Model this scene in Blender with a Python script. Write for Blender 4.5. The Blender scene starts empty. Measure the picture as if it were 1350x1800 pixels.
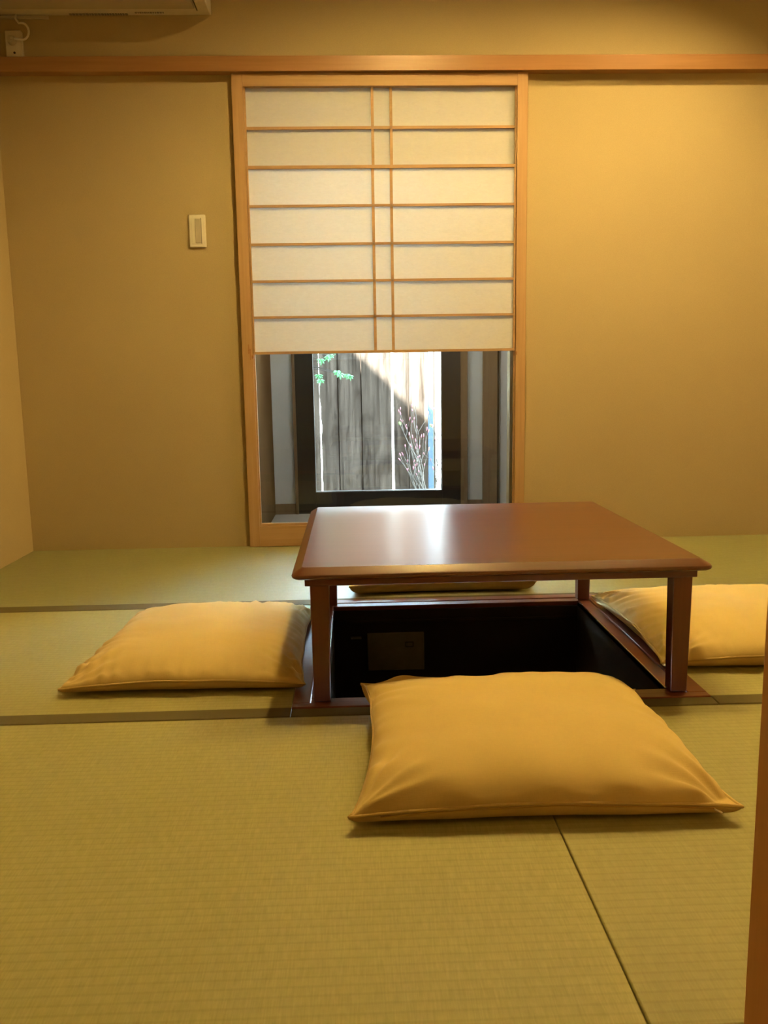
import bpy, bmesh, math, random
from mathutils import Vector, Matrix, noise

C = bpy.context.scene.collection
PI = math.pi

# ------------------------------------------------------------------ camera
CAM_H = 0.68
cam = bpy.data.cameras.new('camera')
cam.sensor_fit = 'HORIZONTAL'
cam.sensor_width = 36
cam.lens = 1500 / 1350 * 36
cam.clip_start = 0.02
camo = bpy.data.objects.new('camera', cam)
C.objects.link(camo)
Rt = (0.999214, -0.036342, -0.015861)
Dn = (-0.021358, -0.15627, -0.987483)
Fw = (0.033409, 0.987046, -0.156923)
camo.matrix_world = Matrix(((Rt[0], -Dn[0], -Fw[0], 0), (Rt[1], -Dn[1], -Fw[1], 0),
                            (Rt[2], -Dn[2], -Fw[2], CAM_H), (0, 0, 0, 1)))
sc = bpy.context.scene
sc.camera = camo
sc.view_settings.view_transform = 'Standard'
sc.view_settings.look = 'None'
sc.view_settings.gamma = 1
sc.view_settings.use_curve_mapping = False
sc.view_settings.exposure = 0.0

# ------------------------------------------------------------------ world, sun, lamps
SKY = 120.0
SUN = 520.0
LAMP1, LAMP2, HALL_FILL = 120.0, 110.0, 16.0
LAMPC = (1.0, 0.65, 0.21)
ALCOVE = 16.0
w = bpy.data.worlds.new('sky'); sc.world = w; w.use_nodes = True
bg = w.node_tree.nodes['Background']
bg.inputs[0].default_value = (0.62, 0.82, 1.0, 1)
bg.inputs[1].default_value = SKY

sun = bpy.data.lights.new('sun', 'SUN'); sun.energy = SUN; sun.angle = 0.01; sun.color = (0.93, 0.97, 1.0)
so = bpy.data.objects.new('sun', sun); C.objects.link(so)
so.rotation_euler = Vector((0.0, 1.0, -3.0)).to_track_quat('-Z', 'Y').to_euler()


def spot(name, loc, e, col, size=2.3, blend=0.35, rad=0.022):
    l = bpy.data.lights.new(name, 'SPOT'); l.energy = e; l.color = col
    l.spot_size = size; l.spot_blend = blend; l.shadow_soft_size = rad
    o = bpy.data.objects.new(name, l); C.objects.link(o); o.location = loc
    return o

# ------------------------------------------------------------------ helpers
MATS = {}


def nodes(name):
    m = bpy.data.materials.new(name); m.use_nodes = True
    nt = m.node_tree
    return m, nt, nt.nodes['Principled BSDF']


def ramp(nt, fac, stops):
    r = nt.nodes.new('ShaderNodeValToRGB')
    el = r.color_ramp.elements
    while len(el) < len(stops): el.new(0.5)
    for e, (p, c) in zip(el, stops):
        e.position = p; e.color = (*c, 1)
    nt.links.new(fac, r.inputs[0])
    return r.outputs[0]


def coords(nt, scale=(1, 1, 1), kind='Object'):
    tc = nt.nodes.new('ShaderNodeTexCoord'); mp = nt.nodes.new('ShaderNodeMapping')
    mp.inputs['Scale'].default_value = scale
    nt.links.new(tc.outputs[kind], mp.inputs[0])
    return mp.outputs[0]


def noise_tex(nt, vec, scale, detail=3, rough=0.5, dist=0.0):
    n = nt.nodes.new('ShaderNodeTexNoise')
    n.inputs['Scale'].default_value = scale; n.inputs['Detail'].default_value = detail
    n.inputs['Roughness'].default_value = rough; n.inputs['Distortion'].default_value = dist
    nt.links.new(vec, n.inputs['Vector'])
    return n.outputs['Fac']


def bump(nt, bsdf, h, strength=0.3, dist=0.002):
    b = nt.nodes.new('ShaderNodeBump'); b.inputs['Strength'].default_value = strength
    b.inputs['Distance'].default_value = dist
    nt.links.new(h, b.inputs['Height']); nt.links.new(b.outputs[0], bsdf.inputs['Normal'])


def mix(nt, f, a, b, mode='MIX'):
    m = nt.nodes.new('ShaderNodeMix'); m.data_type = 'RGBA'; m.blend_type = mode
    for s, v in ((m.inputs[0], f), (m.inputs[6], a), (m.inputs[7], b)):
        if hasattr(v, 'is_linked') or isinstance(v, bpy.types.NodeSocket): nt.links.new(v, s)
        elif isinstance(v, (int, float)): s.default_value = v
        else: s.default_value = (*v, 1)
    return m.outputs[2]


def plain(name, col, rough=0.5, spec=0.5, var=0.08, scale=30, metal=0.0, coat=0.0):
    m, nt, b = nodes(name)
    v = coords(nt)
    f = noise_tex(nt, v, scale)
    lo = tuple(c * (1 - var) for c in col); hi = tuple(min(1, c * (1 + var)) for c in col)
    nt.links.new(ramp(nt, f, [(0.3, lo), (0.7, hi)]), b.inputs['Base Color'])
    b.inputs['Roughness'].default_value = rough
    b.inputs['Specular IOR Level'].default_value = spec
    b.inputs['Metallic'].default_value = metal
    b.inputs['Coat Weight'].default_value = coat
    return m


def wood(name, dark, light, axis=0, rough=0.45, spec=0.4, coat=0.0, bs=0.1, sc_=1.0, coat_r=0.1):
    m, nt, b = nodes(name)
    s = [22 * sc_] * 3; s[axis] = 1.2 * sc_
    v = coords(nt, tuple(s))
    f = noise_tex(nt, v, 1.6, 6, 0.6, 0.4)
    s2 = [160 * sc_] * 3; s2[axis] = 5 * sc_
    f2 = noise_tex(nt, coords(nt, tuple(s2)), 1.0, 2)
    c1 = ramp(nt, f, [(0.3, dark), (0.7, light)])
    c2 = mix(nt, 0.25, c1, ramp(nt, f2, [(0.35, dark), (0.65, light)]))
    nt.links.new(c2, b.inputs['Base Color'])
    b.inputs['Roughness'].default_value = rough
    b.inputs['Specular IOR Level'].default_value = spec
    b.inputs['Coat Weight'].default_value = coat
    b.inputs['Coat Roughness'].default_value = coat_r
    if bs: bump(nt, b, f2, bs, 0.0005)
    return m


# plaster wall: fine sandy clay plaster with soft trowel clouds
def plaster(name, a, b_):
    m, nt, b = nodes(name)
    v = coords(nt)
    big = noise_tex(nt, v, 2.2, 4, 0.55)
    fine = noise_tex(nt, v, 420, 2, 0.6)
    mid = noise_tex(nt, v, 38, 5, 0.65)
    c = ramp(nt, big, [(0.3, a), (0.7, b_)])
    c = mix(nt, 0.18, c, ramp(nt, fine, [(0.3, tuple(x * 0.72 for x in a)), (0.7, tuple(min(1, x * 1.2) for x in b_))]))
    nt.links.new(c, b.inputs['Base Color'])
    b.inputs['Roughness'].default_value = 0.95
    b.inputs['Specular IOR Level'].default_value = 0.1
    ad = nt.nodes.new('ShaderNodeMath'); ad.operation = 'MULTIPLY_ADD'; ad.inputs[1].default_value = 0.5
    nt.links.new(fine, ad.inputs[0]); nt.links.new(mid, ad.inputs[2])
    bump(nt, b, ad.outputs[0], 0.35, 0.0015)
    return m


def tatami(name, a, b_, dark, rg=0.55, sp_=0.4):
    m, nt, b = nodes(name)
    v = coords(nt)
    wv = nt.nodes.new('ShaderNodeTexWave'); wv.bands_direction = 'Y'; wv.wave_profile = 'SIN'
    wv.inputs['Scale'].default_value = 1 / 0.0152 / 20 * 2 * PI  # ribs 15 mm apart
    wv.inputs['Distortion'].default_value = 0.35; wv.inputs['Detail'].default_value = 1
    wv.inputs['Detail Scale'].default_value = 0.6
    nt.links.new(v, wv.inputs['Vector'])
    rush = noise_tex(nt, coords(nt, (420, 26, 1)), 1.0, 3, 0.6)
    patch = noise_tex(nt, coords(nt, (90, 60, 1)), 1.0, 2, 0.5)
    big = noise_tex(nt, coords(nt, (3, 3, 1)), 1.0, 3, 0.5)
    c = ramp(nt, rush, [(0.3, a), (0.72, b_)])
    c = mix(nt, 0.35, c, ramp(nt, patch, [(0.35, a), (0.75, b_)]))
    c = mix(nt, 0.25, c, ramp(nt, big, [(0.3, a), (0.7, b_)]))
    rib = ramp(nt, wv.outputs['Fac'], [(0.0, (0.62, 0.6, 0.55)), (0.28, (1, 1, 1)), (1.0, (1, 1, 1))])
    c = mix(nt, 0.24, c, rib, 'MULTIPLY')
    nt.links.new(c, b.inputs['Base Color'])
    b.inputs['Roughness'].default_value = rg
    b.inputs['Specular IOR Level'].default_value = sp_
    ad = nt.nodes.new('ShaderNodeMath'); ad.operation = 'MULTIPLY_ADD'; ad.inputs[1].default_value = 0.35
    nt.links.new(rush, ad.inputs[0]); nt.links.new(wv.outputs['Fac'], ad.inputs[2])
    bump(nt, b, ad.outputs[0], 0.3, 0.0008)
    return m


def fabric(name, col, var=0.1, rough=0.85, sheen=0.15):
    m, nt, b = nodes(name)
    v = coords(nt)
    wx = noise_tex(nt, coords(nt, (900, 90, 90)), 1, 2)
    wy = noise_tex(nt, coords(nt, (90, 900, 90)), 1, 2)
    big = noise_tex(nt, v, 7, 3)
    lo = tuple(c * (1 - var) for c in col); hi = tuple(min(1, c * (1 + var)) for c in col)
    c = ramp(nt, big, [(0.3, lo), (0.7, hi)])
    c = mix(nt, 0.22, c, ramp(nt, wx, [(0.35, lo), (0.65, hi)]))
    c = mix(nt, 0.22, c, ramp(nt, wy, [(0.35, lo), (0.65, hi)]))
    nt.links.new(c, b.inputs['Base Color'])
    b.inputs['Roughness'].default_value = rough
    b.inputs['Specular IOR Level'].default_value = 0.2
    b.inputs['Sheen Weight'].default_value = sheen
    ad = nt.nodes.new('ShaderNodeMath'); ad.operation = 'ADD'
    nt.links.new(wx, ad.inputs[0]); nt.links.new(wy, ad.inputs[1])
    bump(nt, b, ad.outputs[0], 0.25, 0.0006)
    return m


def glass(name, tint=(0.96, 0.98, 0.97)):
    m = bpy.data.materials.new(name); m.use_nodes = True
    nt = m.node_tree; nt.nodes.remove(nt.nodes['Principled BSDF'])
    tr = nt.nodes.new('ShaderNodeBsdfTransparent'); tr.inputs[0].default_value = (*tint, 1)
    gl = nt.nodes.new('ShaderNodeBsdfGlossy'); gl.inputs['Roughness'].default_value = 0.0
    fr = nt.nodes.new('ShaderNodeFresnel'); fr.inputs[0].default_value = 1.5
    mx = nt.nodes.new('ShaderNodeMixShader')
    nt.links.new(fr.outputs[0], mx.inputs[0]); nt.links.new(tr.outputs[0], mx.inputs[1]); nt.links.new(gl.outputs[0], mx.inputs[2])
    nt.links.new(mx.outputs[0], nt.nodes['Material Output'].inputs[0])
    return m


def paper(name, tl_=0.33, k_=1.0):
    m = bpy.data.materials.new(name); m.use_nodes = True
    nt = m.node_tree; nt.nodes.remove(nt.nodes['Principled BSDF'])
    v = coords(nt, (14, 14, 40))
    f = noise_tex(nt, v, 3, 5, 0.7, 1.0)
    c = ramp(nt, f, [(0.3, (0.86 * k_, 0.86 * k_, 0.84 * k_)), (0.7, (0.93 * k_, 0.93 * k_, 0.91 * k_))])
    di = nt.nodes.new('ShaderNodeBsdfDiffuse'); tl = nt.nodes.new('ShaderNodeBsdfTranslucent')
    nt.links.new(c, di.inputs[0]); nt.links.new(c, tl.inputs[0])
    mx = nt.nodes.new('ShaderNodeMixShader'); mx.inputs[0].default_value = tl_
    nt.links.new(di.outputs[0], mx.inputs[1]); nt.links.new(tl.outputs[0], mx.inputs[2])
    nt.links.new(mx.outputs[0], nt.nodes['Material Output'].inputs[0])
    return m


def emit(name, col, s):
    m = bpy.data.materials.new(name); m.use_nodes = True
    nt = m.node_tree; nt.nodes.remove(nt.nodes['Principled BSDF'])
    e = nt.nodes.new('ShaderNodeEmission'); e.inputs[0].default_value = (*col, 1); e.inputs[1].default_value = s
    nt.links.new(e.outputs[0], nt.nodes['Material Output'].inputs[0])
    return m


M_wall = plaster('clay_plaster', (0.53, 0.44, 0.265), (0.58, 0.485, 0.29))
M_wallc = plaster('white_plaster', (0.62, 0.63, 0.62), (0.68, 0.69, 0.68))
M_ceil = plain('ceiling_paper', (0.34, 0.30, 0.25), 0.9, 0.1)
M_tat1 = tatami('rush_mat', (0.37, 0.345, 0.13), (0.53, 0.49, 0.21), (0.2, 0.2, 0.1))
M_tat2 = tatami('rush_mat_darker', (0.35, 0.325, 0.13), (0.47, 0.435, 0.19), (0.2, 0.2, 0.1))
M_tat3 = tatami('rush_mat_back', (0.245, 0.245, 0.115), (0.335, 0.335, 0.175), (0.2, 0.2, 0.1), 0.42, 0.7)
M_heri = fabric('border_cloth', (0.15, 0.125, 0.065), 0.08, 0.8, 0.0)
M_cedar_x = wood('cedar_x', (0.48, 0.31, 0.16), (0.60, 0.41, 0.23), 0, 0.5, 0.35)
M_cedar_z = wood('cedar_z', (0.48, 0.31, 0.16), (0.60, 0.41, 0.23), 2, 0.5, 0.35)
M_rail = wood('rail_wood', (0.38, 0.20, 0.085), (0.47, 0.26, 0.12), 0, 0.34, 0.6, 0.0, 0.3, 1, 0.25)
M_post = wood('post_wood', (0.66, 0.36, 0.15), (0.76, 0.44, 0.19), 2, 0.45, 0.4)
M_table_t = wood('lacquer_top', (0.115, 0.030, 0.013), (0.15, 0.042, 0.018), 0, 0.34, 0.6, 0.6, 0.0, 1, 0.24)
M_table = wood('lacquer_x', (0.115, 0.028, 0.013), (0.16, 0.042, 0.018), 0, 0.30, 0.5, 0.3, 0.0, 1, 0.2)
M_table_z = wood('lacquer_z', (0.115, 0.028, 0.013), (0.16, 0.042, 0.018), 2, 0.33, 0.5, 0.2, 0.0, 1, 0.2)
M_rim = wood('rim_wood', (0.15, 0.040, 0.022), (0.21, 0.058, 0.028), 0, 0.30, 0.4, 0.15, 0.0, 1, 0.15)
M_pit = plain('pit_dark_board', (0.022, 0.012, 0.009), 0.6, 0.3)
M_metal = plain('steel_strip', (0.6, 0.6, 0.6), 0.25, 0.5, 0.03, 30, 1.0)
M_heater = plain('heater_grey', (0.20, 0.20, 0.19), 0.5, 0.3)
M_cush = fabric('ochre_cotton', (0.76, 0.57, 0.22), 0.06)
M_cushp = fabric('ochre_piping', (0.70, 0.51, 0.19), 0.06)
M_zipt = plain('zip_tape', (0.50, 0.32, 0.09), 0.8, 0.2)
M_zip = plain('zip_pull', (0.75, 0.66, 0.5), 0.35, 0.5)
M_white = plain('ivory_plastic', (0.86, 0.83, 0.76), 0.35, 0.5, 0.03)
M_white2 = plain('cream_plastic', (0.60, 0.56, 0.48), 0.4, 0.5, 0.03)
M_greyp = plain('grey_plastic', (0.30, 0.28, 0.25), 0.4, 0.5, 0.03)
M_darkp = plain('dark_plastic', (0.04, 0.035, 0.03), 0.5, 0.5, 0.03)
M_black = plain('dark_window_frame', (0.016, 0.011, 0.009), 0.4, 0.5)
M_brown = wood('alcove_wood', (0.19, 0.125, 0.068), (0.26, 0.17, 0.095), 2, 0.8, 0.05)
M_brown2 = wood('alcove_wood_dark', (0.115, 0.066, 0.028), (0.16, 0.092, 0.042), 2, 0.9, 0.0)
M_carpet = plain('alcove_carpet', (0.26, 0.23, 0.20), 0.95, 0.1, 0.15, 200)
M_glass = glass('clear_glass')
M_paper = paper('washi_paper')
M_paper_shade = paper('washi_paper_shaded', 0.20, 0.8)  # same washi greyed: shade of the recessed upper panel put into its colour
M_ground = plain('garden_gravel', (0.22, 0.215, 0.20), 0.9, 0.1, 0.35, 60)
M_outer = plain('outer_render', (0.30, 0.30, 0.29), 0.9, 0.1, 0.05, 4)
M_wallout = plain('neighbour_wall', (0.17, 0.17, 0.165), 0.9, 0.1, 0.05, 4)
M_fence = wood('weathered_cedar', (0.007, 0.0052, 0.0040), (0.072, 0.053, 0.041), 2, 0.9, 0.0, 0, 0.4, 0.7)
nt_ = M_fence.node_tree; b_ = nt_.nodes['Principled BSDF']
old_ = b_.inputs['Base Color'].links[0].from_socket
kn_ = noise_tex(nt_, coords(nt_, (9, 9, 3.2)), 1.3, 3, 0.6, 1.2)
nt_.links.new(mix(nt_, 0.6, old_, ramp(nt_, kn_, [(0.34, (0.30, 0.28, 0.27)), (0.5, (1, 1, 1)), (1, (1.0, 1.0, 1.0))]), 'MULTIPLY'), b_.inputs['Base Color'])
M_twig = plain('twig_bark', (0.065, 0.052, 0.042), 0.8, 0.2, 0.2)
M_bud = plain('pink_bud', (0.22, 0.065, 0.085), 0.6, 0.3, 0.3)
M_leaf = plain('maple_leaf', (0.045, 0.15, 0.05), 0.5, 0.3, 0.3, 20)
M_leaf2 = plain('young_leaf', (0.10, 0.14, 0.04), 0.5, 0.3, 0.3, 20)
M_rock = plain('mossy_rock', (0.06, 0.085, 0.075), 0.9, 0.2, 0.5, 25)
M_stone = plain('pale_stone', (0.7, 0.72, 0.72), 0.8, 0.2, 0.1)


def empty(name, loc):
    o = bpy.data.objects.new(name, None); C.objects.link(o); o.location = loc
    o.empty_display_size = 0.1
    return o


def tag(o, label=None, cat=None, group=None, kind=None):
    if label: o['label'] = label
    if cat: o['category'] = cat
    if group: o['group'] = group
    if kind: o['kind'] = kind
    return o


def origin_of(o):
    v = Vector((0, 0, 0))
    while o is not None:
        v += Vector(o.location); o = o.parent
    return v


def obj(name, bm, mat, parent=None, origin=None, smooth=False, bevel=0.0, seg=2, angle=35):
    """world-space bmesh -> one object whose origin is its thing's base"""
    me = bpy.data.meshes.new(name)
    org = origin_of(parent) if parent is not None else Vector(origin or (0, 0, 0))
    bmesh.ops.recalc_face_normals(bm, faces=bm.faces)
    bmesh.ops.translate(bm, verts=bm.verts, vec=-org)
    bm.to_mesh(me); bm.free()
    me.materials.append(mat)
    o = bpy.data.objects.new(name, me); C.objects.link(o)
    if parent is not None: o.parent = parent
    else: o.location = org
    if smooth:
        for p in me.polygons: p.use_smooth = True
    if bevel:
        b = o.modifiers.new('bevel', 'BEVEL'); b.width = bevel; b.segments = seg
        b.limit_method = 'ANGLE'; b.angle_limit = math.radians(angle)
        b.harden_normals = False
        for p in me.polygons: p.use_smooth = True
        try: me.set_sharp_from_angle(angle=math.radians(30))
        except Exception: pass
    return o


def bx(bm, x0, x1, y0, y1, z0, z1):
    vs = [bm.verts.new(p) for p in ((x0, y0, z0), (x1, y0, z0), (x1, y1, z0), (x0, y1, z0),
                                    (x0, y0, z1), (x1, y0, z1), (x1, y1, z1), (x0, y1, z1))]
    for f in ((0, 3, 2, 1), (4, 5, 6, 7), (0, 1, 5, 4), (1, 2, 6, 5), (2, 3, 7, 6), (3, 0, 4, 7)):
        bm.faces.new([vs[i] for i in f])
    return bm


def box(*a): return bx(bmesh.new(), *a)


def boxes(*l):
    bm = bmesh.new()
    for a in l: bx(bm, *a)
    return bm


def tube(bm, pts, rads, n=8, cap=True):
    pts = [Vector(p) for p in pts]
    if not hasattr(rads, '__len__'): rads = [rads] * len(pts)
    rings = []
    up = None
    for i, p in enumerate(pts):
        t = (pts[min(i + 1, len(pts) - 1)] - pts[max(i - 1, 0)]).normalized()
        if up is None:
            up = Vector((0, 0, 1)) if abs(t.z) < 0.9 else Vector((1, 0, 0))
        a = t.cross(up)
        if a.length < 1e-5: a = t.cross(Vector((1, 0.3, 0)))
        a.normalize(); b = a.cross(t).normalized(); up = b
        rings.append([bm.verts.new(p + (a * math.cos(k * 2 * PI / n) + b * math.sin(k * 2 * PI / n)) * rads[i]) for k in range(n)])
    for r0, r1 in zip(rings, rings[1:]):
        for k in range(n):
            bm.faces.new((r0[k], r0[(k + 1) % n], r1[(k + 1) % n], r1[k]))
    if cap:
        bm.faces.new(rings[0][::-1]); bm.faces.new(rings[-1])
    return bm


def struct(name, bm, mat, parent=None, **k):
    o = obj(name, bm, mat, parent, **k)
    if parent is None: o['kind'] = 'structure'
    return o


# ------------------------------------------------------------------ room shell
XL, XR, YF, YB, CZ = -1.315, 1.95, 0.79, 3.46, 2.42
PX0, PX1, PY0, PY1 = -0.070, 0.664, 1.748, 2.482      # opening of the leg well
RX0, RX1, RY0, RY1 = -0.141, 0.743, 1.695, 2.555      # outer edge of its frame

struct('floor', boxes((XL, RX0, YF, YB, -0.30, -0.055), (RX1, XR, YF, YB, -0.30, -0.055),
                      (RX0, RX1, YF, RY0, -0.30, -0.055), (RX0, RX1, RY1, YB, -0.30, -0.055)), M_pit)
OX0, OX1, OZ = -0.40, 0.633, 1.80
struct('wall_back', boxes((XL - 0.1, OX0, YB, YB + 0.06, -0.3, CZ), (OX1, XR + 0.1, YB, YB + 0.06, -0.3, CZ),
                          (OX0, OX1, YB, YB + 0.06, OZ, CZ), (OX0, OX1, YB, YB + 0.06, -0.3, 0.0)), M_wall)
struct('wall_left', box(XL - 0.1, XL, -1.6, YB, -0.3, CZ), M_wall)
struct('wall_right', box(XR, XR + 0.1, -1.6, YB, -0.3, CZ), M_wall)
JX = 0.397
struct('wall_front', boxes((JX + 0.10, XR, 0.66, 0.76, -0.3, CZ), (XL, -0.95, 0.66, 0.76, -0.3, CZ),
                           (-0.95, JX + 0.10, 0.66, 0.76, 1.85, CZ)), M_wall)
struct('wall_hall', box(XL, XR, -1.7, -1.6, -0.3, CZ), M_wall)
struct('ceiling', box(XL - 0.1, XR + 0.1, -1.7, YB + 0.06, CZ, CZ + 0.08), M_ceil)
struct('floor_hall', box(XL, XR, -1.6, 0.62, -0.30, -0.02), M_rail)

# timber jamb at the doorway, with its groove for a sliding screen
d2 = empty('door_2', (JX + 0.05, 0.71, 0)); d2['kind'] = 'structure'
tag(d2, 'plain wooden jamb of the doorway looked through, with a sliding groove', 'doorway')
o = obj('jamb', boxes((JX, JX + 0.10, 0.722, YF, 0, 1.84), (JX + 0.018, JX + 0.10, 0.704, 0.722, 0, 1.84),
                      (JX, JX + 0.10, 0.62, 0.704, 0, 1.84)), M_post, d2, bevel=0.0015)
obj('jamb', box(-0.95, -0.85, 0.62, YF, 0, 1.84), M_post, d2, bevel=0.0015)
obj('lintel', box(-0.95, JX + 0.10, 0.62, YF, 1.84, 1.90), M_post, d2, bevel=0.0015)
obj('threshold', box(-0.95, JX + 0.10, 0.62, YF - 0.001, -0.06, 0.0), M_post, d2, bevel=0.0015)

# long head rail across the back wall and the return on the left wall
struct('trim_1', box(XL, XR, YB - 0.045, YB, 1.812, 1.866), M_rail, bevel=0.0015)
# ------------------------------------------------------------------ tatami mats
SEAM1, SEAM2, SX = 1.653, 2.515, 0.298


def mat_thing(x0, x1, y0, y1, label, mat, border, cut=None):
    g = 0.0008
    root = empty('tatami_mat', ((x0 + x1) / 2, (y0 + y1) / 2, -0.055))
    tag(root, label, 'tatami mat', 'tatami mats covering the floor')
    x0 += g; x1 -= g; y0 += g; y1 -= g
    by = 0.047 if border else 0.0
    rects = [(x0, x1, y0 + by, y1)] if not cut else cut(x0, x1, y0 + by, y1)
    bm = bmesh.new()
    for r in rects: bx(bm, *r, -0.055, 0.0)
    obj('rush_surface', bm, mat, root, bevel=0.002, seg=2)
    if border:
        b = border if isinstance(border, list) else [(x0, x1)]
        for (a, c) in b:
            obj('border', box(a, c, y0, y0 + by, -0.055, 0.0012), M_heri, root, bevel=0.0015)


mat_thing(XL, SX, YF, SEAM1, 'wide unbordered rush mat nearest the viewer, running to the plain side wall', M_tat1, None)
mat_thing(SX, XR, YF, SEAM1, 'unbordered rush mat beside the near doorway jamb, partly under the nearest cushion', M_tat2, None)
mat_thing(XL, RX0, SEAM1, SEAM2, 'rush mat with olive border under the cushion on the side of the switch', M_tat2, True)
mat_thing(RX1, XR, SEAM1, SEAM2, 'rush mat with olive border under the cushion near the doorway jamb', M_tat2, True)
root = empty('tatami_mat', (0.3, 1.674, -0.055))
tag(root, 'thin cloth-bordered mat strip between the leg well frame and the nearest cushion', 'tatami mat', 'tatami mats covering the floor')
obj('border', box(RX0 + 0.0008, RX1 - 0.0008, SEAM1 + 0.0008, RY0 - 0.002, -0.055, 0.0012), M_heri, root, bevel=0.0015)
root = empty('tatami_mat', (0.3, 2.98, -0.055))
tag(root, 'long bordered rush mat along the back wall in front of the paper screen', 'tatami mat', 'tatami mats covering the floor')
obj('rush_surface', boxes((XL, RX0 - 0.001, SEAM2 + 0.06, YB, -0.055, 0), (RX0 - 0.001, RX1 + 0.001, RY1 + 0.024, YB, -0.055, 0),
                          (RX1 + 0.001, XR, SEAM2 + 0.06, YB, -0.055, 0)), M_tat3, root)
obj('border', box(XL, RX0 - 0.001, SEAM2 + 0.001, SEAM2 + 0.06, -0.055, 0.0012), M_heri, root, bevel=0.0015)
obj('border', box(RX1 + 0.001, XR, SEAM2 + 0.001, SEAM2 + 0.06, -0.055, 0.0012), M_heri, root, bevel=0.0015)
obj('border', box(RX0 - 0.001, RX1 + 0.001, RY1 + 0.001, RY1 + 0.024, -0.055, 0.0012), M_heri, root, bevel=0.0015)

# ------------------------------------------------------------------ leg well under the table
well = empty('leg_well', (0.297, 2.115, -0.42))
tag(well, 'sunken dark leg well with a red-brown wooden rim below the low table', 'floor pit')
GW = 0.036


def frame_board(x0, x1, y0, y1, ax):
    obj('rim', box(x0, x1, y0, y1, -0.014, 0.003), M_rim, well, bevel=0.0015)


frame_board(RX0, RX1, RY0, RY0 + 0.024, 0)
frame_board(RX0, RX1, RY1 - 0.036, RY1, 0)
frame_board(RX0, RX0 + 0.036, RY0 + 0.024, RY1 - 0.036, 1)
frame_board(RX1 - 0.040, RX1, RY0 + 0.024, RY1 - 0.036, 1)
for a in ((RX0 + 0.038, RX1 - 0.042, RY0 + 0.0265, PY0), (RX0 + 0.038, RX1 - 0.042, PY1, RY1 - 0.038),
          (RX0 + 0.038, PX0, PY0, PY1), (PX1, RX1 - 0.042, PY0, PY1)):
    obj('inner_lip', box(*a, -0.012, 0.001), M_rim, well, bevel=0.002)
# thin bright edge strips
obj('edge_strip', box(PX0 - 0.003, PX0, PY0, PY1, -0.012, 0.0022), M_metal, well)
obj('edge_strip', box(PX1, PX1 + 0.003, PY0, PY1, -0.012, 0.0022), M_metal, well)
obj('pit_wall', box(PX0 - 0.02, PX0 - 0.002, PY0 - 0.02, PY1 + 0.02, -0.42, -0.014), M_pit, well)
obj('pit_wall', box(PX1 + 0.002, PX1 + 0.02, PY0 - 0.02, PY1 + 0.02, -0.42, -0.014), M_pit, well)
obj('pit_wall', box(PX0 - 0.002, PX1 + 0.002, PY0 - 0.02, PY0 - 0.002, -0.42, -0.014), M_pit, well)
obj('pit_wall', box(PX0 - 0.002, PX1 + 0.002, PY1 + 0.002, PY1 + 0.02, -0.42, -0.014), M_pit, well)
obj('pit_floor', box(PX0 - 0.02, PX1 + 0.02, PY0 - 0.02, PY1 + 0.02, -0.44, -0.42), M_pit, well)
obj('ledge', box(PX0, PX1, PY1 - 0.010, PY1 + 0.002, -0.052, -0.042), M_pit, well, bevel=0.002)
hp = obj('heater_panel', box(0.027, 0.199, PY1 - 0.008, PY1 + 0.001, -0.200, -0.082), M_heater, well, bevel=0.003)
bm = boxes((0.142, 0.166, PY1 - 0.011, PY1 - 0.008, -0.112, -0.110), (0.142, 0.166, PY1 - 0.011, PY1 - 0.008, -0.126, -0.124),
           (0.142, 0.144, PY1 - 0.011, PY1 - 0.008, -0.126, -0.110), (0.164, 0.166, PY1 - 0.011, PY1 - 0.008, -0.126, -0.110))
obj('dial_window', bm, M_darkp, hp)
obj('handle_bar', box(-0.022, 0.010, PY1 - 0.010, PY1 + 0.001, -0.098, -0.092), M_heater, well)

# ------------------------------------------------------------------ low table
TX0, TX1, TY0, TY1 = -0.134, 0.738, 1.690, 2.552
TZ = 0.2965
tb = empty('low_table', (0.297, 2.12, 0.003))
tag(tb, 'low square table of glossy red-brown lacquered wood standing over the leg well', 'table')


def outline(ins, r, n=6):
    x0, x1, y0, y1 = TX0 + ins, TX1 - ins, TY0 + ins, TY1 - ins
    pts = []
    for cx, cy, a0 in ((x1 - r, y0 + r, -PI / 2), (x1 - r, y1 - r, 0), (x0 + r, y1 - r, PI / 2), (x0 + r, y0 + r, PI)):
        for k in range(n + 1):
            a = a0 + k * PI / 2 / n
            pts.append((cx + r * math.cos(a), cy + r * math.sin(a)))
    return pts


bm = bmesh.new()
prof = [(0.026, TZ - 0.0235, 0.010), (0.006, TZ - 0.0228, 0.016), (0.0015, TZ - 0.0200, 0.020), (0.0, TZ - 0.0165, 0.022), (0.0012, TZ - 0.0130, 0.022),
        (0.004, TZ - 0.0105, 0.020), (0.0205, TZ - 0.0008, 0.009), (0.0215, TZ, 0.008)]
rings = [[bm.verts.new((x, y, z)) for x, y in outline(i, r)] for i, z, r in prof]
N_ = len(rings[0])
for r0, r1 in zip(rings, rings[1:]):
    for k in range(N_): bm.faces.new((r0[k], r0[(k + 1) % N_], r1[(k + 1) % N_], r1[k]))
bm.faces.new(rings[0][::-1]); ft = bm.faces.new(rings[-1])
top = obj('tabletop', bm, M_table_t, tb)
for p in top.data.polygons: p.use_smooth = len(p.vertices) == 4
top.data.set_sharp_from_angle(angle=math.radians(17))
AZ0, AZ1 = TZ - 0.0415, TZ - 0.0230
ai = 0.026
obj('apron', box(TX0 + ai, TX1 - ai, TY0 + ai, TY0 + ai + 0.018, AZ0, AZ1), M_table, tb, bevel=0.002)
obj('apron', box(TX0 + ai, TX1 - ai, TY1 - ai - 0.018, TY1 - ai, AZ0, AZ1), M_table, tb, bevel=0.002)
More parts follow.
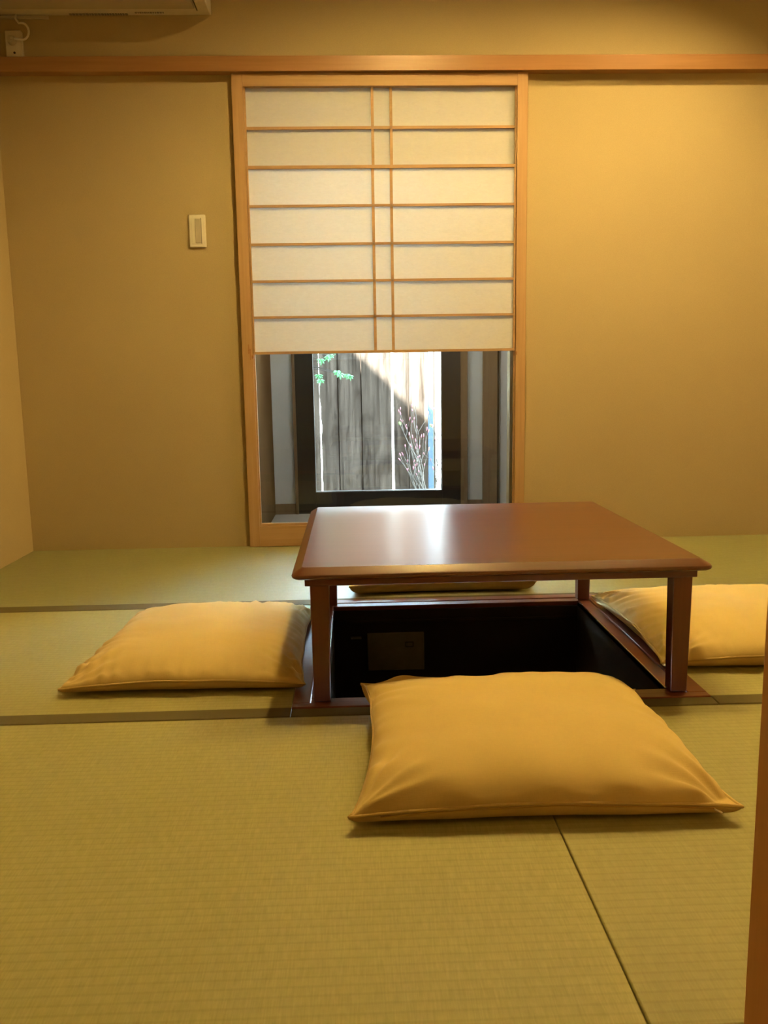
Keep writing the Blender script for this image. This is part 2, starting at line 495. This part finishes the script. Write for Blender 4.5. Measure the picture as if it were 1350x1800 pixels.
obj('apron', box(TX0 + ai, TX0 + ai + 0.018, TY0 + ai + 0.018, TY1 - ai - 0.018, AZ0, AZ1), M_table, tb, bevel=0.002)
obj('apron', box(TX1 - ai - 0.018, TX1 - ai, TY0 + ai + 0.018, TY1 - ai - 0.018, AZ0, AZ1), M_table, tb, bevel=0.002)
for lx in (0, 1):
    for ly in (0, 1):
        bm = bmesh.new()
        ox = TX0 + ai + 0.010 if lx == 0 else TX1 - ai - 0.008
        oy = TY0 + ai + 0.004 if ly == 0 else TY1 - ai - 0.004
        sx, sy = (1 if lx == 0 else -1), (1 if ly == 0 else -1)
        wt, wb = 0.040, 0.035
        vs = []
        for z, ww, off in ((0.003, wb, 0.0025), (AZ0 * 0.55, wb + 0.003, 0.0012), (AZ1, wt, 0.0)):
            xa, xb = sorted((ox + sx * off, ox + sx * (off + ww))); ya, yb = sorted((oy + sy * off, oy + sy * (off + ww)))
            vs.append([bm.verts.new(p) for p in ((xa, ya, z), (xb, ya, z), (xb, yb, z), (xa, yb, z))])
        for a, b in zip(vs, vs[1:]):
            for k in range(4): bm.faces.new((a[k], a[(k + 1) % 4], b[(k + 1) % 4], b[k]))
        bm.faces.new(vs[0][::-1]); bm.faces.new(vs[-1])
        obj('leg', bm, M_table_z, tb, bevel=0.002)

# ------------------------------------------------------------------ shoji screen (door_1)
SH0, SH1 = -0.432, 0.690
YP = 3.438                       # room-side face of the screen
d1 = empty('door_1', (0.129, YP, 0)); d1['kind'] = 'structure'
tag(d1, 'sliding paper screen with cedar lattice and clear lower glass', 'paper screen')
GX0, GX1 = SH0 + 0.046, SH1 - 0.044
obj('stile', box(SH0, SH0 + 0.042, YP - 0.006, YP + 0.022, 0.0015, 1.811), M_cedar_z, d1, bevel=0.0012)
obj('stile', box(SH1 - 0.040, SH1, YP - 0.006, YP + 0.022, 0.0015, 1.811), M_cedar_z, d1, bevel=0.0012)
obj('top_rail', box(SH0 + 0.042, SH1 - 0.040, YP - 0.004, YP + 0.022, 1.764, 1.811), M_cedar_x, d1, bevel=0.0012)
obj('bottom_rail', box(SH0 + 0.042, SH1 - 0.040, YP - 0.004, YP + 0.022, 0.0015, 0.086), M_cedar_x, d1, bevel=0.0012)
obj('glazing_bead', boxes((SH0 + 0.042, SH0 + 0.049, YP + 0.004, YP + 0.018, 0.086, 1.764), (SH1 - 0.047, SH1 - 0.040, YP + 0.004, YP + 0.018, 0.086, 1.764),
                          (SH0 + 0.049, SH1 - 0.047, YP + 0.002, YP + 0.018, 0.086, 0.096)), M_cedar_x, d1, bevel=0.0008)
obj('glass_pane', box(SH0 + 0.049, SH1 - 0.047, YP + 0.012, YP + 0.016, 0.096, 1.47), M_glass, d1)
# fixed upper paper behind its bars
LX0, LX1 = SH0 + 0.049, SH1 - 0.047
obj('upper_paper', box(LX0, LX1, YP + 0.0185, YP + 0.0192, 1.47, 1.764), M_paper_shade, d1)
MX0, MX1, MB = 0.0935, 0.1645, 0.0105
rowz = [1.619]
bars = [(LX0, LX1, YP + 0.008, YP + 0.018, z - 0.005, z + 0.005) for z in rowz]
bars += [(x - MB / 2, x + MB / 2, YP + 0.008, YP + 0.018, 1.45, 1.764) for x in (MX0 + .003, MX1 + .003)]
obj('upper_lattice', boxes(*bars), M_cedar_x, d1)
# raised inner sash that hangs in front of the upper half
SZ0, SZ1 = 0.773, 1.481
sh_ = [(GX0 - 0.002, GX1 + 0.002, YP - 0.002, YP + 0.007, SZ1 - 0.012, SZ1),
       (GX0 - 0.002, GX1 + 0.002, YP - 0.002, YP + 0.007, SZ0, SZ0 + 0.010),
       (GX0 - 0.002, GX0 + 0.004, YP - 0.002, YP + 0.007, SZ0 + 0.010, SZ1 - 0.012),
       (GX1 - 0.005, GX1 + 0.002, YP - 0.002, YP + 0.007, SZ0 + 0.010, SZ1 - 0.012)]
sash = obj('raised_sash', boxes(*sh_), M_cedar_x, d1, bevel=0.0006)
ZBARS = [1.333, 1.191, 1.052, 0.915]
bars = [(GX0 + 0.004, GX1 - 0.005, YP - 0.001, YP + 0.006, z - 0.0045, z + 0.0045) for z in ZBARS]
bars += [(x - MB / 2, x + MB / 2, YP - 0.001, YP + 0.006, SZ0 + 0.010, SZ1 - 0.012) for x in (MX0, MX1)]
obj('sash_lattice', boxes(*bars), M_cedar_x, sash)
p_ = obj('sash_paper', box(GX0 + 0.004, GX1 - 0.005, YP + 0.0062, YP + 0.0068, SZ0 + 0.010, SZ1 - 0.012), M_paper, sash)
# finger pull and small catches
obj('finger_pull', boxes((SH0 + 0.024, SH0 + 0.029, YP - 0.0075, YP - 0.0055, 0.775, 0.812), (SH0 + 0.030, SH0 + 0.034, YP - 0.0075, YP - 0.0055, 0.752, 0.795)), M_rail, d1)
for x in (GX0 - 0.009, GX1 + 0.002):
    obj('catch', box(x, x + 0.008, YP - 0.010, YP + 0.004, SZ0 - 0.016, SZ0 - 0.003), M_rail, d1, bevel=0.001)

# ------------------------------------------------------------------ glazed alcove behind the screen
AX0, AX1, AY = -0.425, 0.735, 4.28
struct('wall_alcove_side', boxes((AX0 - 0.06, AX0, YB + 0.06, AY + 0.08, -0.3, 2.3), (AX1, AX1 + 0.06, YB + 0.06, AY + 0.08, -0.3, 2.3)), M_wallc)
WX0, WX1, WZ0 = -0.285, 0.535, 0.0
struct('wall_alcove_back', boxes((AX0, WX0, AY, AY + 0.08, -0.3, 2.3), (WX1, AX1, AY, AY + 0.08, -0.3, 2.3),
                                 (WX0, WX1, AY, AY + 0.08, 2.0, 2.3), (WX0, WX1, AY, AY + 0.08, -0.3, 0.0)), M_wallc)
struct('floor_alcove', box(AX0, AX1, YB + 0.06, AY, -0.3, 0.0), M_carpet)
struct('ceiling_alcove', box(AX0 - 0.06, AX1 + 0.06, YB + 0.06, AY + 0.08, 2.3, 2.36), M_wallc)
struct('trim_3', box(AX0, AX0 + 0.022, YB + 0.07, AY, 0, 2.3), M_brown2)
struct('trim_4', box(0.646, 0.716, AY - 0.03, AY, 0, 2.3), M_brown, bevel=0.001)
struct('trim_5', box(WX0 - 0.014, WX0, AY - 0.02, AY + 0.02, 0, 2.02), M_brown, bevel=0.001)
struct('trim_6', box(WX1, WX1 + 0.034, AY - 0.02, AY + 0.02, 0, 2.02), M_brown, bevel=0.001)
struct('trim_7', box(0.716, 0.7285, AY - 0.008, AY, 0, 2.3), M_black)
struct('baseboard_left', box(AX0 + 0.022, WX0 - 0.014, AY - 0.012, AY, 0, 0.052), M_brown, bevel=0.001)
struct('baseboard_right', box(WX1 + 0.034, 0.646, AY - 0.012, AY, 0, 0.054), M_brown, bevel=0.001)
w2 = empty('window_2', (0.125, AY, 0)); w2['kind'] = 'structure'
tag(w2, 'dark framed garden window behind the paper screen', 'window')
IX0, IX1, IZ0, IZ1 = -0.196, 0.4415, 0.108, 1.90
obj('frame', boxes((WX0, IX0, AY - 0.01, AY + 0.05, 0, 2.0), (IX1, WX1, AY - 0.01, AY + 0.05, 0, 2.0),
                   (IX0, IX1, AY - 0.01, AY + 0.05, 0, IZ0), (IX0, IX1, AY - 0.01, AY + 0.05, IZ1, 2.0)), M_black, w2, bevel=0.002)
obj('pane', box(IX0, IX1, AY + 0.018, AY + 0.022, IZ0, IZ1), M_glass, w2)
# alcove lamp (ceiling fitting)
al = empty('ceiling_lamp', (0.12, 3.90, 2.3))
tag(al, 'small round ceiling lamp above the alcove behind the paper screen', 'lamp')
bm = bmesh.new(); bmesh.ops.create_cone(bm, cap_ends=True, segments=32, radius1=0.06, radius2=0.07, depth=0.03, matrix=Matrix.Translation((0.12, 3.90, 2.285)))
obj('diffuser', bm, emit('alcove_lamp_glow', (1.0, 0.9, 0.75), 2.0), al)
l = bpy.data.lights.new('alcove_light', 'AREA'); l.shape = 'DISK'; l.size = 0.12; l.energy = ALCOVE; l.color = (1.0, 0.9, 0.78)
lo = bpy.data.objects.new('alcove_light', l); C.objects.link(lo); lo.location = (0.12, 3.90, 2.262)

# ------------------------------------------------------------------ recessed lamps of the room and an added hall fill


def downlight(x, y, e, label, size=2.3, blend=0.55, aim=(0, 0, -1)):
    r = empty('recessed_downlight', (x, y, CZ))
    tag(r, label, 'ceiling lamp')
    bm = bmesh.new()
    n = 40
    pr_ = [(0.052, CZ - 0.0005), (0.052, CZ - 0.004), (0.046, CZ - 0.005), (0.040, CZ - 0.001)]
    rr = [[bm.verts.new((x + a * math.cos(k * 2 * PI / n), y + a * math.sin(k * 2 * PI / n), z)) for k in range(n)] for a, z in pr_]
    for a, b in zip(rr, rr[1:]):
        for k in range(n): bm.faces.new((a[k], a[(k + 1) % n], b[(k + 1) % n], b[k]))
    obj('trim_ring', bm, M_white, r, smooth=True)
    bm = bmesh.new(); bmesh.ops.create_circle(bm, cap_ends=True, segments=n, radius=0.040, matrix=Matrix.Translation((x, y, CZ - 0.0008)))
    obj('bulb_disc', bm, emit('bulb_glow', LAMPC, 30.0), r)
    s = spot('downlight_beam', (0, 0, 0), e, LAMPC, size, blend)
    s.parent = r; s.location = (0, 0, -0.012)
    s.rotation_euler = Vector(aim).to_track_quat('-Z', 'Y').to_euler()


downlight(0.29, 2.33, LAMP1, 'round recessed downlight in the ceiling right above the low table', 2.8, 0.7)
downlight(1.37, 2.80, LAMP2, 'round recessed downlight in the ceiling beside the back wall', 2.6, 0.8, (-0.25, -0.20, -1))
downlight(-0.70, -0.35, HALL_FILL, 'added unseen fill light in the hall outside the doorway')  # added fill behind the camera, brightens the jamb and near floor

# ------------------------------------------------------------------ wall fittings
sp = empty('light_switch', (-0.585, YB, 1.245))
tag(sp, 'ivory plastic rocker switch plate on the clay wall beside the paper screen', 'light switch')
sx0, sx1, sz0, sz1 = -0.620, -0.555, 1.185, 1.308
obj('plate', box(sx0, sx1, YB - 0.008, YB, sz0, sz1), M_white, sp, bevel=0.006, seg=4)
obj('frame', box(sx0 + 0.010, sx1 - 0.012, YB - 0.0095, YB - 0.006, sz0 + 0.012, sz1 - 0.012), M_white, sp, bevel=0.002)
obj('rocker', box(sx0 + 0.024, sx0 + 0.046, YB - 0.012, YB - 0.006, sz0 + 0.016, sz1 - 0.016), M_white2, sp, bevel=0.002)
obj('indicator_strip', box(sx0 + 0.0465, sx0 + 0.049, YB - 0.011, YB - 0.006, sz0 + 0.014, sz1 - 0.014), M_greyp, sp)

ac = empty('air_conditioner', (-0.90, YB, 2.02))
tag(ac, 'ivory wall air conditioner high above the rail, seen from below', 'air conditioner')
bm = bmesh.new()
prof = [(0.0, 2.022), (0.03, 2.018), (0.15, 2.020), (0.20, 2.045), (0.222, 2.09), (0.225, 2.24), (0.20, 2.268), (0.0, 2.270)]
ax0, ax1 = -1.285, -0.498
e0 = [bm.verts.new((ax0, YB - a, z)) for a, z in prof]; e1 = [bm.verts.new((ax1, YB - a, z)) for a, z in prof]
for k in range(len(prof)):
    bm.faces.new((e0[k], e0[(k + 1) % len(prof)], e1[(k + 1) % len(prof)], e1[k]))
bm.faces.new(e0); bm.faces.new(e1[::-1])
obj('casing', bm, M_white, ac, bevel=0.004)
obj('louver', boxes((ax0 + 0.05, ax1 - 0.05, YB - 0.190, YB - 0.085, 2.010, 2.016)), M_white2, ac, bevel=0.002)
obj('side_seam', box(ax1 - 0.045, ax1 - 0.042, YB - 0.20, YB - 0.055, 2.016, 2.0195), M_darkp, ac)
random.seed(5)
bm = bmesh.new()
x = -1.015
while x < -0.800:
    wd = random.uniform(0.004, 0.010)
    bx(bm, x, x + wd, YB - 0.030, YB - 0.018, 2.0155, 2.0192); x += wd + 0.0035
obj('label_print', bm, M_greyp, ac)
bm = bmesh.new(); x = -0.772
while x < -0.665:
    wd = random.uniform(0.003, 0.008)
    bx(bm, x, x + wd, YB - 0.042, YB - 0.036, 2.0150, 2.0190); x += wd + 0.003
obj('label_print', bm, M_greyp, ac)
obj('drain_lip', box(ax0, ax1 - 0.60, YB - 0.012, YB, 2.008, 2.02), M_white2, ac, bevel=0.002)

ol = empty('power_outlet', (-1.23, YB, 1.866))
tag(ol, 'small ivory outlet box standing on the head rail in the corner', 'power outlet')
obj('outlet_box', box(-1.258, -1.198, YB - 0.022, YB, 1.866, 1.965), M_white, ol, bevel=0.004, seg=3)
bm = bmesh.new(); bmesh.ops.create_cone(bm, cap_ends=True, segments=24, radius1=0.017, radius2=0.013, depth=0.018, matrix=Matrix.Translation((-1.232, YB - 0.031, 1.928)) @ Matrix.Rotation(PI / 2, 4, 'X'))
obj('plug', bm, M_white2, ol, smooth=False)
bm = bmesh.new(); bmesh.ops.create_cone(bm, cap_ends=True, segments=12, radius1=0.004, radius2=0.004, depth=0.003, matrix=Matrix.Translation((-1.226, YB - 0.023, 1.886)) @ Matrix.Rotation(PI / 2, 4, 'X'))
obj('screw', bm, M_darkp, ol)
bm = bmesh.new()
pts = []
for k in range(17):
    t = k / 16
    a = -PI * 0.55 + t * PI * 1.15
    pts.append((-1.193 + 0.026 * math.cos(a), YB - 0.030 + 0.006 * t, 1.958 + 0.030 * math.sin(a)))
pts = [(-1.232, YB - 0.038, 1.930)] + pts + [(-1.215, YB - 0.02, 2.005), (-1.212, YB - 0.02, 2.022)]
tube(bm, pts, 0.0042, 8)
obj('power_cord', bm, M_white, ac, smooth=True)

# ------------------------------------------------------------------ floor cushions


def cushion(label, corners, H, zs, seed, pull=0.03, tilt=None, n=110, fold=1.0, zipper=False, lumps=0.012, ear=(0, 0, 0, 0), pw=3.4, pe=0.6, rise=0.012, ff=13, shift=(0, 0), sag=None):
    """corners: FL, FR, BR, BL as (x, y, z) of the seam corner"""
    c = [Vector(p) for p in corners]
    cx = sum((p for p in c), Vector()) / 4
    root = empty('floor_cushion', (cx.x, cx.y, 0))
    tag(root, label, 'cushion', 'ochre zabuton cushions around the low table')
    pl = pull if hasattr(pull, '__len__') else (pull,) * 4
    rnd = random.Random(seed)
    off = Vector((rnd.uniform(0, 50), rnd.uniform(0, 50), rnd.uniform(0, 50)))

    def base(u, v):
        a, b = (u + 1) / 2, (v + 1) / 2
        p = c[0] * (1 - a) * (1 - b) + c[1] * a * (1 - b) + c[2] * a * b + c[3] * (1 - a) * b
        ex = (c[1] - c[0]).normalized(); ey = (c[3] - c[0]).normalized()
        pu = pl[1] if u > 0 else pl[3]
        pv = pl[2] if v > 0 else pl[0]
        wv = noise.noise(Vector((u * 2.5, v * 2.5, 20)) + off) * 0.006
        p = p - ex * (u ** 3) * (pu + wv) * (1 - v * v) ** 0.6 - ey * (v ** 3) * (pv + wv) * (1 - u * u) ** 0.6
        p.z += rise * max((1 - v * v) * u ** 4, (1 - u * u) * v ** 4)
        return p

    def pf(u):
        return max(0.0, 1 - abs(u) ** pw) ** pe

    def height(u, v):
        # distances from the seam, used to fade the pulled folds at the edge
        du, dv = 1 - abs(u), 1 - abs(v)
        k = pf(u) * pf(v)
        f = 0.0
        e = math.exp(-dv / 0.16) * min(1, dv / 0.035); 
        md = 0.35 + 1.3 * abs(noise.noise(Vector((u * 2.1, v * 2.1, 40)) + off)) * 1.6
        f += md * e * noise.noise(Vector((u * ff + v * 1.5, (1 if v > 0 else -1) * 3, 0)) + off)
        e = math.exp(-du / 0.16) * min(1, du / 0.035)
        f += md * e * noise.noise(Vector((v * ff + u * 3, (1 if u > 0 else -1) * 5, 7)) + off)
        big = noise.noise(Vector((u * 1.4, v * 1.4, 3)) + off) * 0.8 + noise.noise(Vector((u * 3.1, v * 3.1, 9)) + off) * 0.35
        # diagonal pulls from the corners
        cr = 0.0
        for su in (-1, 1):
            for sv in (-1, 1):
                d = math.hypot(u - su, v - sv)
                ang = math.atan2(v - sv, u - su)
                cr += math.exp(-((d - 0.28) / 0.2) ** 2) * noise.noise(Vector((ang * 4.5, su * 3 + 1, sv * 7)) + off)
        return k, f * 0.012 * fold, big * lumps * k, cr * 0.010 * fold * min(1, 3 * k)

    bm = bmesh.new()
    T, B = {}, {}
    for i in range(n + 1):
        for j in range(n + 1):
            # denser towards the seam
            u = math.sin((i / n * 2 - 1) * PI / 2); v = math.sin((j / n * 2 - 1) * PI / 2)
            p = base(u, v)
            k, f, bg_, cr = height(u, v)
            zseam = p.z
            if sag: bg_ += sag(u, v)
            zt = zseam + (H - zseam) * k + f + bg_ + cr
            zt = max(zt, zseam + 0.0008)
            T[i, j] = bm.verts.new((p.x, p.y, zt))
            if i in (0, n) or j in (0, n): B[i, j] = T[i, j]
            else:
                t_ = min(1.0, min(1 - abs(u), 1 - abs(v)) * 0.29 / 0.045)
                zb = zseam - (zseam - 0.003) * (1 - (1 - t_) ** 2) ** 0.5
                B[i, j] = bm.verts.new((p.x, p.y, max(0.003, min(zb, zseam - 0.0008))))
    for i in range(n):
        for j in range(n):
            bm.faces.new((T[i, j], T[i + 1, j], T[i + 1, j + 1], T[i, j + 1]))
            q = (B[i, j], B[i, j + 1], B[i + 1, j + 1], B[i + 1, j])
            if len(set(q)) == 4:
                try: bm.faces.new(q)
                except ValueError: pass
    o = obj('cover', bm, M_cush, root, smooth=True)
    # piped seam all round
    bm = bmesh.new()
    pts = []
    K = 60
    for k in range(K): pts.append(base(-1 + 2 * k / K, -1))
    for k in range(K): pts.append(base(1, -1 + 2 * k / K))
    for k in range(K): pts.append(base(1 - 2 * k / K, 1))
    for k in range(K + 1): pts.append(base(-1, 1 - 2 * k / K))
    tube(bm, pts, 0.0028, 6)
    obj('seam_piping', bm, M_cushp, root, smooth=True)
    if zipper:
        bm = bmesh.new()
        a, b = base(0.855, -1), base(0.895, -1)
        tube(bm, [(a.x, a.y - 0.002, a.z - 0.006), (b.x, b.y - 0.003, b.z - 0.011)], 0.0016, 6)
        obj('zip_pull', bm, M_zip, root)
        bm = bmesh.new()
        tube(bm, [base(-0.84 + 1.7 * k / 30, -1) + Vector((0, -0.0003, -0.0045 - 0.001 * math.sin(k * 0.7))) for k in range(31)], 0.0013, 6)
        obj('zipper', bm, M_zipt, root)
    return root


cushion('ochre cotton floor cushion with a visible zip, nearest the viewer', [(-0.020, 1.200, 0.024), (0.578, 1.190, 0.026), (0.580, 1.695, 0.020), (0.004, 1.672, 0.058)],
        0.108, 0.03, 3, pull=(0.003, 0.026, 0.02, 0.030), zipper=True, fold=1.3, lumps=0.010, ff=7, pw=3.6, pe=0.58)
cushion('ochre floor cushion beside the table on the light switch side', [(-0.652, 1.792, 0.020), (-0.118, 1.780, 0.022), (-0.118, 2.370, 0.020), (-0.625, 2.370, 0.015)],
        0.088, 0.03, 11, pull=(0.004, 0.018, 0.018, 0.02), fold=1.0, pw=3.8, pe=0.55)
cushion('ochre floor cushion half shaded by the table, next to the doorway jamb', [(0.692, 1.850, 0.022), (1.260, 1.815, 0.030), (1.262, 2.400, 0.030), (0.690, 2.425, 0.030)],
        0.092, 0.03, 23, pull=(0.004, 0.01, 0.02, 0.016), fold=1.6, pw=3.6, pe=0.58)
cushion('ochre floor cushion behind the table, in front of the paper screen', [(-0.024, 2.585, 0.035), (0.562, 2.590, 0.038), (0.560, 3.15, 0.030), (-0.020, 3.15, 0.030)],
        0.088, 0.03, 31, pull=0.020, n=70)

# ------------------------------------------------------------------ roof, garden and fence
EV = [(-1.6, 4.34 + 0.0), (2.4, 4.34)]
bm = bmesh.new()
# unseen slab added above the window; slanted edge shapes sun on the fence
pa = [(-1.8, 4.36), (2.6, 4.36), (2.6, 4.37), (0.99, 4.37 + 0.0), (0.02, 4.615), (-1.8, 5.14)]
pa = [(-1.8, 4.36), (0.71, 4.36), (0.02, 4.583), (-1.8, 5.14)]
vb = [bm.verts.new((x, y, 2.6)) for x, y in pa]; vt = [bm.verts.new((x, y, 2.68)) for x, y in pa]
bm.faces.new(vb[::-1]); bm.faces.new(vt)
for k in range(4): bm.faces.new((vb[k], vb[(k + 1) % 4], vt[(k + 1) % 4], vt[k]))
struct('sun_block_slab', bm, M_brown)
struct('roof', box(-2.2, 2.8, -2.0, 4.36, 2.60, 2.72), M_brown)
struct('wall_outer', boxes((-2.2, AX0 - 0.06, 4.28, 4.36, -0.3, 2.6), (AX1 + 0.06, 2.8, 4.28, 4.36, -0.3, 2.6), (AX0 - 0.06, AX1 + 0.06, 4.28, 4.36, 2.36, 2.6)), M_outer)
struct('ground', box(-6, 6, 4.36, 12, -0.35, -0.16), M_ground)
struct('wall_neighbour', box(-5, 6, 7.5, 7.6, -0.16, 2.6), M_wallout)

FY = 5.2
fe = empty('plank_fence', (0.1, FY, -0.16))
tag(fe, 'weathered grey-brown plank fence outside the garden window with bright gaps', 'fence')
rnd = random.Random(4)
edges = [-1.05, -0.90, -0.76, -0.62, -0.48, -0.34, -0.203, -0.091, 0.05, 0.232, 0.335, 0.500]
gaps = {6: 0.010, 9: 0.013}
for k in range(len(edges) - 1):
    a = edges[k] + (gaps.get(k, 0.003)); b = edges[k + 1] - (0.0005 if (k + 1) in gaps else 0.003)
    zt = 1.50
    bm = bmesh.new()
    jag = k == 6   # this plank has a rough, notched edge
    zs = [-0.16 + i * 0.06 for i in range(28)]
    fr, bk = [], []
    for z in zs:
        da = (abs(noise.noise(Vector((z * 9, 2.2, k)))) * 0.010 if jag else 0.0)
        if jag and z > 0.40: da -= 0.006 if z > 0.55 else 0.0
        y = FY + (k % 2) * 0.004 + noise.noise(Vector((k * 3.1, z * 0.7, 0))) * 0.003
        fr.append((bm.verts.new((a - 0.004 * jag + da, y, z)), bm.verts.new((b, y, z))))
        bk.append((bm.verts.new((a - 0.004 * jag + da, y + 0.018, z)), bm.verts.new((b, y + 0.018, z))))
    for i in range(len(zs) - 1):
        bm.faces.new((fr[i][0], fr[i][1], fr[i + 1][1], fr[i + 1][0]))
        bm.faces.new((bk[i][0], bk[i][1], bk[i + 1][1], bk[i + 1][0]))
        bm.faces.new((fr[i][0], bk[i][0], bk[i + 1][0], fr[i + 1][0]))
        bm.faces.new((fr[i][1], bk[i][1], bk[i + 1][1], fr[i + 1][1]))
    bm.faces.new((*fr[0], *bk[0][::-1])); bm.faces.new((*fr[-1], *bk[-1][::-1]))
    o = obj('plank', bm, M_fence, fe)
for k in range(1, len(edges) - 1):
    if k not in gaps:
        obj('batten', box(edges[k] - 0.015, edges[k] + 0.015, FY + 0.026, FY + 0.034, -0.16, 1.5), M_fence, fe)
obj('rail', box(-1.05, -0.2, FY + 0.036, FY + 0.06, 1.2, 1.27), M_fence, fe)
obj('post', box(0.452, 0.482, FY - 0.035, FY - 0.005, -0.16, 1.5), plain('blue_grey_post', (0.05, 0.075, 0.11), 0.5, 0.2), fe, bevel=0.002)

# bare budding shrub
rnd = random.Random(12)
sb = (0.445, 4.93, -0.14)
shr = empty('garden_shrub', sb)
tag(shr, 'bare twiggy shrub with pink buds growing outside the garden window', 'shrub')
bmb, bmk, bml = bmesh.new(), bmesh.new(), bmesh.new()


def blob(bm, p, d, L, r):
    d = d.normalized()
    q = d.to_track_quat('Z', 'Y').to_matrix().to_4x4()
    bmesh.ops.create_icosphere(bm, subdivisions=1, radius=1, matrix=Matrix.Translation(p + d * L * 0.5) @ q @ Matrix.Diagonal((r, r, L * 0.5, 1)))


def leaf(bm, p, d, L, wd):
    d = d.normalized(); s = d.cross(Vector((rnd.uniform(-.4, .4), -1, 0.3))).normalized() * wd
    nrm = d.cross(s).normalized() * L * 0.08
    v = [bm.verts.new(x) for x in (p, p + d * L * .45 + s + nrm, p + d * L, p + d * L * .45 - s + nrm)]
    m_ = bm.verts.new(p + d * L * 0.45)
    bm.faces.new((v[0], v[1], m_)); bm.faces.new((v[1], v[2], m_)); bm.faces.new((v[2], v[3], m_)); bm.faces.new((v[3], v[0], m_))


def twig(p, d, L, r, depth):
    pts = [p.copy()]; n = 6
    dd = d.normalized()
    for i in range(n):
        dd = (dd + Vector((rnd.uniform(-.16, .16), rnd.uniform(-.12, .12), rnd.uniform(-.02, .14)))).normalized()
        pts.append(pts[-1] + dd * L / n)
    tube(bmb, pts, [r * (1 - 0.5 * i / n) for i in range(n + 1)], 5)
    if depth > 0:
        for i in range(rnd.choice((2, 3, 3))):
            k = rnd.randint(2, n)
            ang = rnd.uniform(-0.9, 0.9)
            nd = (dd + Vector((math.sin(ang) * 0.9, rnd.uniform(-.35, .35), 0.25))).normalized()
            twig(pts[k], nd, L * rnd.uniform(0.5, 0.75), r * 0.62, depth - 1)
    else:
        blob(bmk, pts[-1], dd, rnd.uniform(0.016, 0.028), 0.0036)
        if rnd.random() < 0.5: blob(bmk, pts[3], (dd + Vector((rnd.uniform(-1, 1), 0, 0.3))), 0.018, 0.003)
        if rnd.random() < 0.22:
            for _ in range(3): leaf(bml, pts[-1], dd + Vector((rnd.uniform(-1, 1), rnd.uniform(-1, 1), .2)), 0.028, 0.007)


for dx, L in ((-0.55, 0.28), (-0.30, 0.36), (-0.12, 0.40), (0.03, 0.42), (0.18, 0.36), (0.34, 0.30), (-0.75, 0.22)):
    twig(Vector(sb) + Vector((dx * 0.04, rnd.uniform(-.02, .02), 0)), Vector((dx, rnd.uniform(-.15, .15), 1)), L, 0.0052, 2)
obj('branches', bmb, M_twig, shr, smooth=True)
tag(obj('buds', bmk, M_bud, shr, smooth=True), kind='stuff')
tag(obj('young_leaves', bml, M_leaf2, shr), kind='stuff')

# maple standing beside the window, its lowest twigs reach into view
mb = Vector((-0.52, 4.86, -0.16))
mp = empty('garden_maple', mb)
tag(mp, 'slender maple with fresh green leaves hanging at the window frame edge', 'tree')
bmb, bml = bmesh.new(), bmesh.new()
tube(bmb, [mb, mb + Vector((0.02, 0, 0.6)), mb + Vector((0.0, 0.03, 1.2)), mb + Vector((0.05, 0, 1.9))], [0.03, 0.026, 0.02, 0.012], 8)


def maple_leaf(p, s):
    for a in (-1.3, -0.65, 0.0, 0.65, 1.3):
        d = Vector((math.sin(a) + rnd.uniform(-.15, .15), rnd.uniform(-.3, .3), -math.cos(a) * 0.9))
        leaf(bml, p, d, s * (1.0 - 0.22 * abs(a)), s * 0.17)


ends = [(-0.06, 0.70), (-0.02, 0.685), (-0.09, 0.71), (-0.19, 0.70), (-0.175, 0.67), (-0.10, 0.835), (-0.13, 0.80), (-0.16, 0.85), (-0.06, 0.86), (-0.18, 0.78)]
for ex, ez in ends:
    st = mb + Vector((0.02, 0, ez + 0.05 + 0.16)); en = Vector((ex, 4.86 + rnd.uniform(-.05, .05), ez))
    mid = (st + en) / 2 + Vector((0, 0, 0.03))
    tube(bmb, [st, mid, en], [0.004, 0.0025, 0.0014], 5)
    for _ in range(2): maple_leaf(en + Vector((rnd.uniform(-.012, .012), rnd.uniform(-.02, .02), rnd.uniform(-.01, .01))), 0.034)
for _ in range(60):
    t = Vector((rnd.uniform(-0.9, -0.15), 4.86 + rnd.uniform(-.25, .25), rnd.uniform(1.0, 1.9)))
    maple_leaf(t, 0.04); tube(bmb, [mb + Vector((0.01, 0, t.z - 0.05 + 0.16)), t], [0.003, 0.001], 4)
obj('trunk', bmb, plain('maple_bark', (0.018, 0.015, 0.012), 0.9, 0.1), mp, smooth=True)
tag(obj('leaves', bml, M_leaf, mp), kind='stuff')

# rocks below the shrub
for (x, y, z, s, m_, lab) in ((0.34, 4.75, -0.11, 0.075, M_rock, 'dark mossy rock at the foot of the bare shrub'),
                              (0.62, 4.93, -0.09, 0.075, M_rock, 'dark rock in the bright corner beyond the shrub'),
                              (0.505, 4.80, -0.05, 0.028, M_stone, 'small white stone beside the bare shrub')):
    bm = bmesh.new(); bmesh.ops.create_icosphere(bm, subdivisions=3, radius=s, matrix=Matrix.Translation((x, y, z)))
    for v in bm.verts:
        q = v.co - Vector((x, y, z)); q *= 1 + 0.35 * noise.noise(v.co * 14)
        v.co = Vector((x, y, z)) + Vector((q.x * 1.2, q.y, q.z * 0.75))
    tag(obj('garden_rock', bm, m_, None, origin=(x, y, z), smooth=True), lab, 'rock')
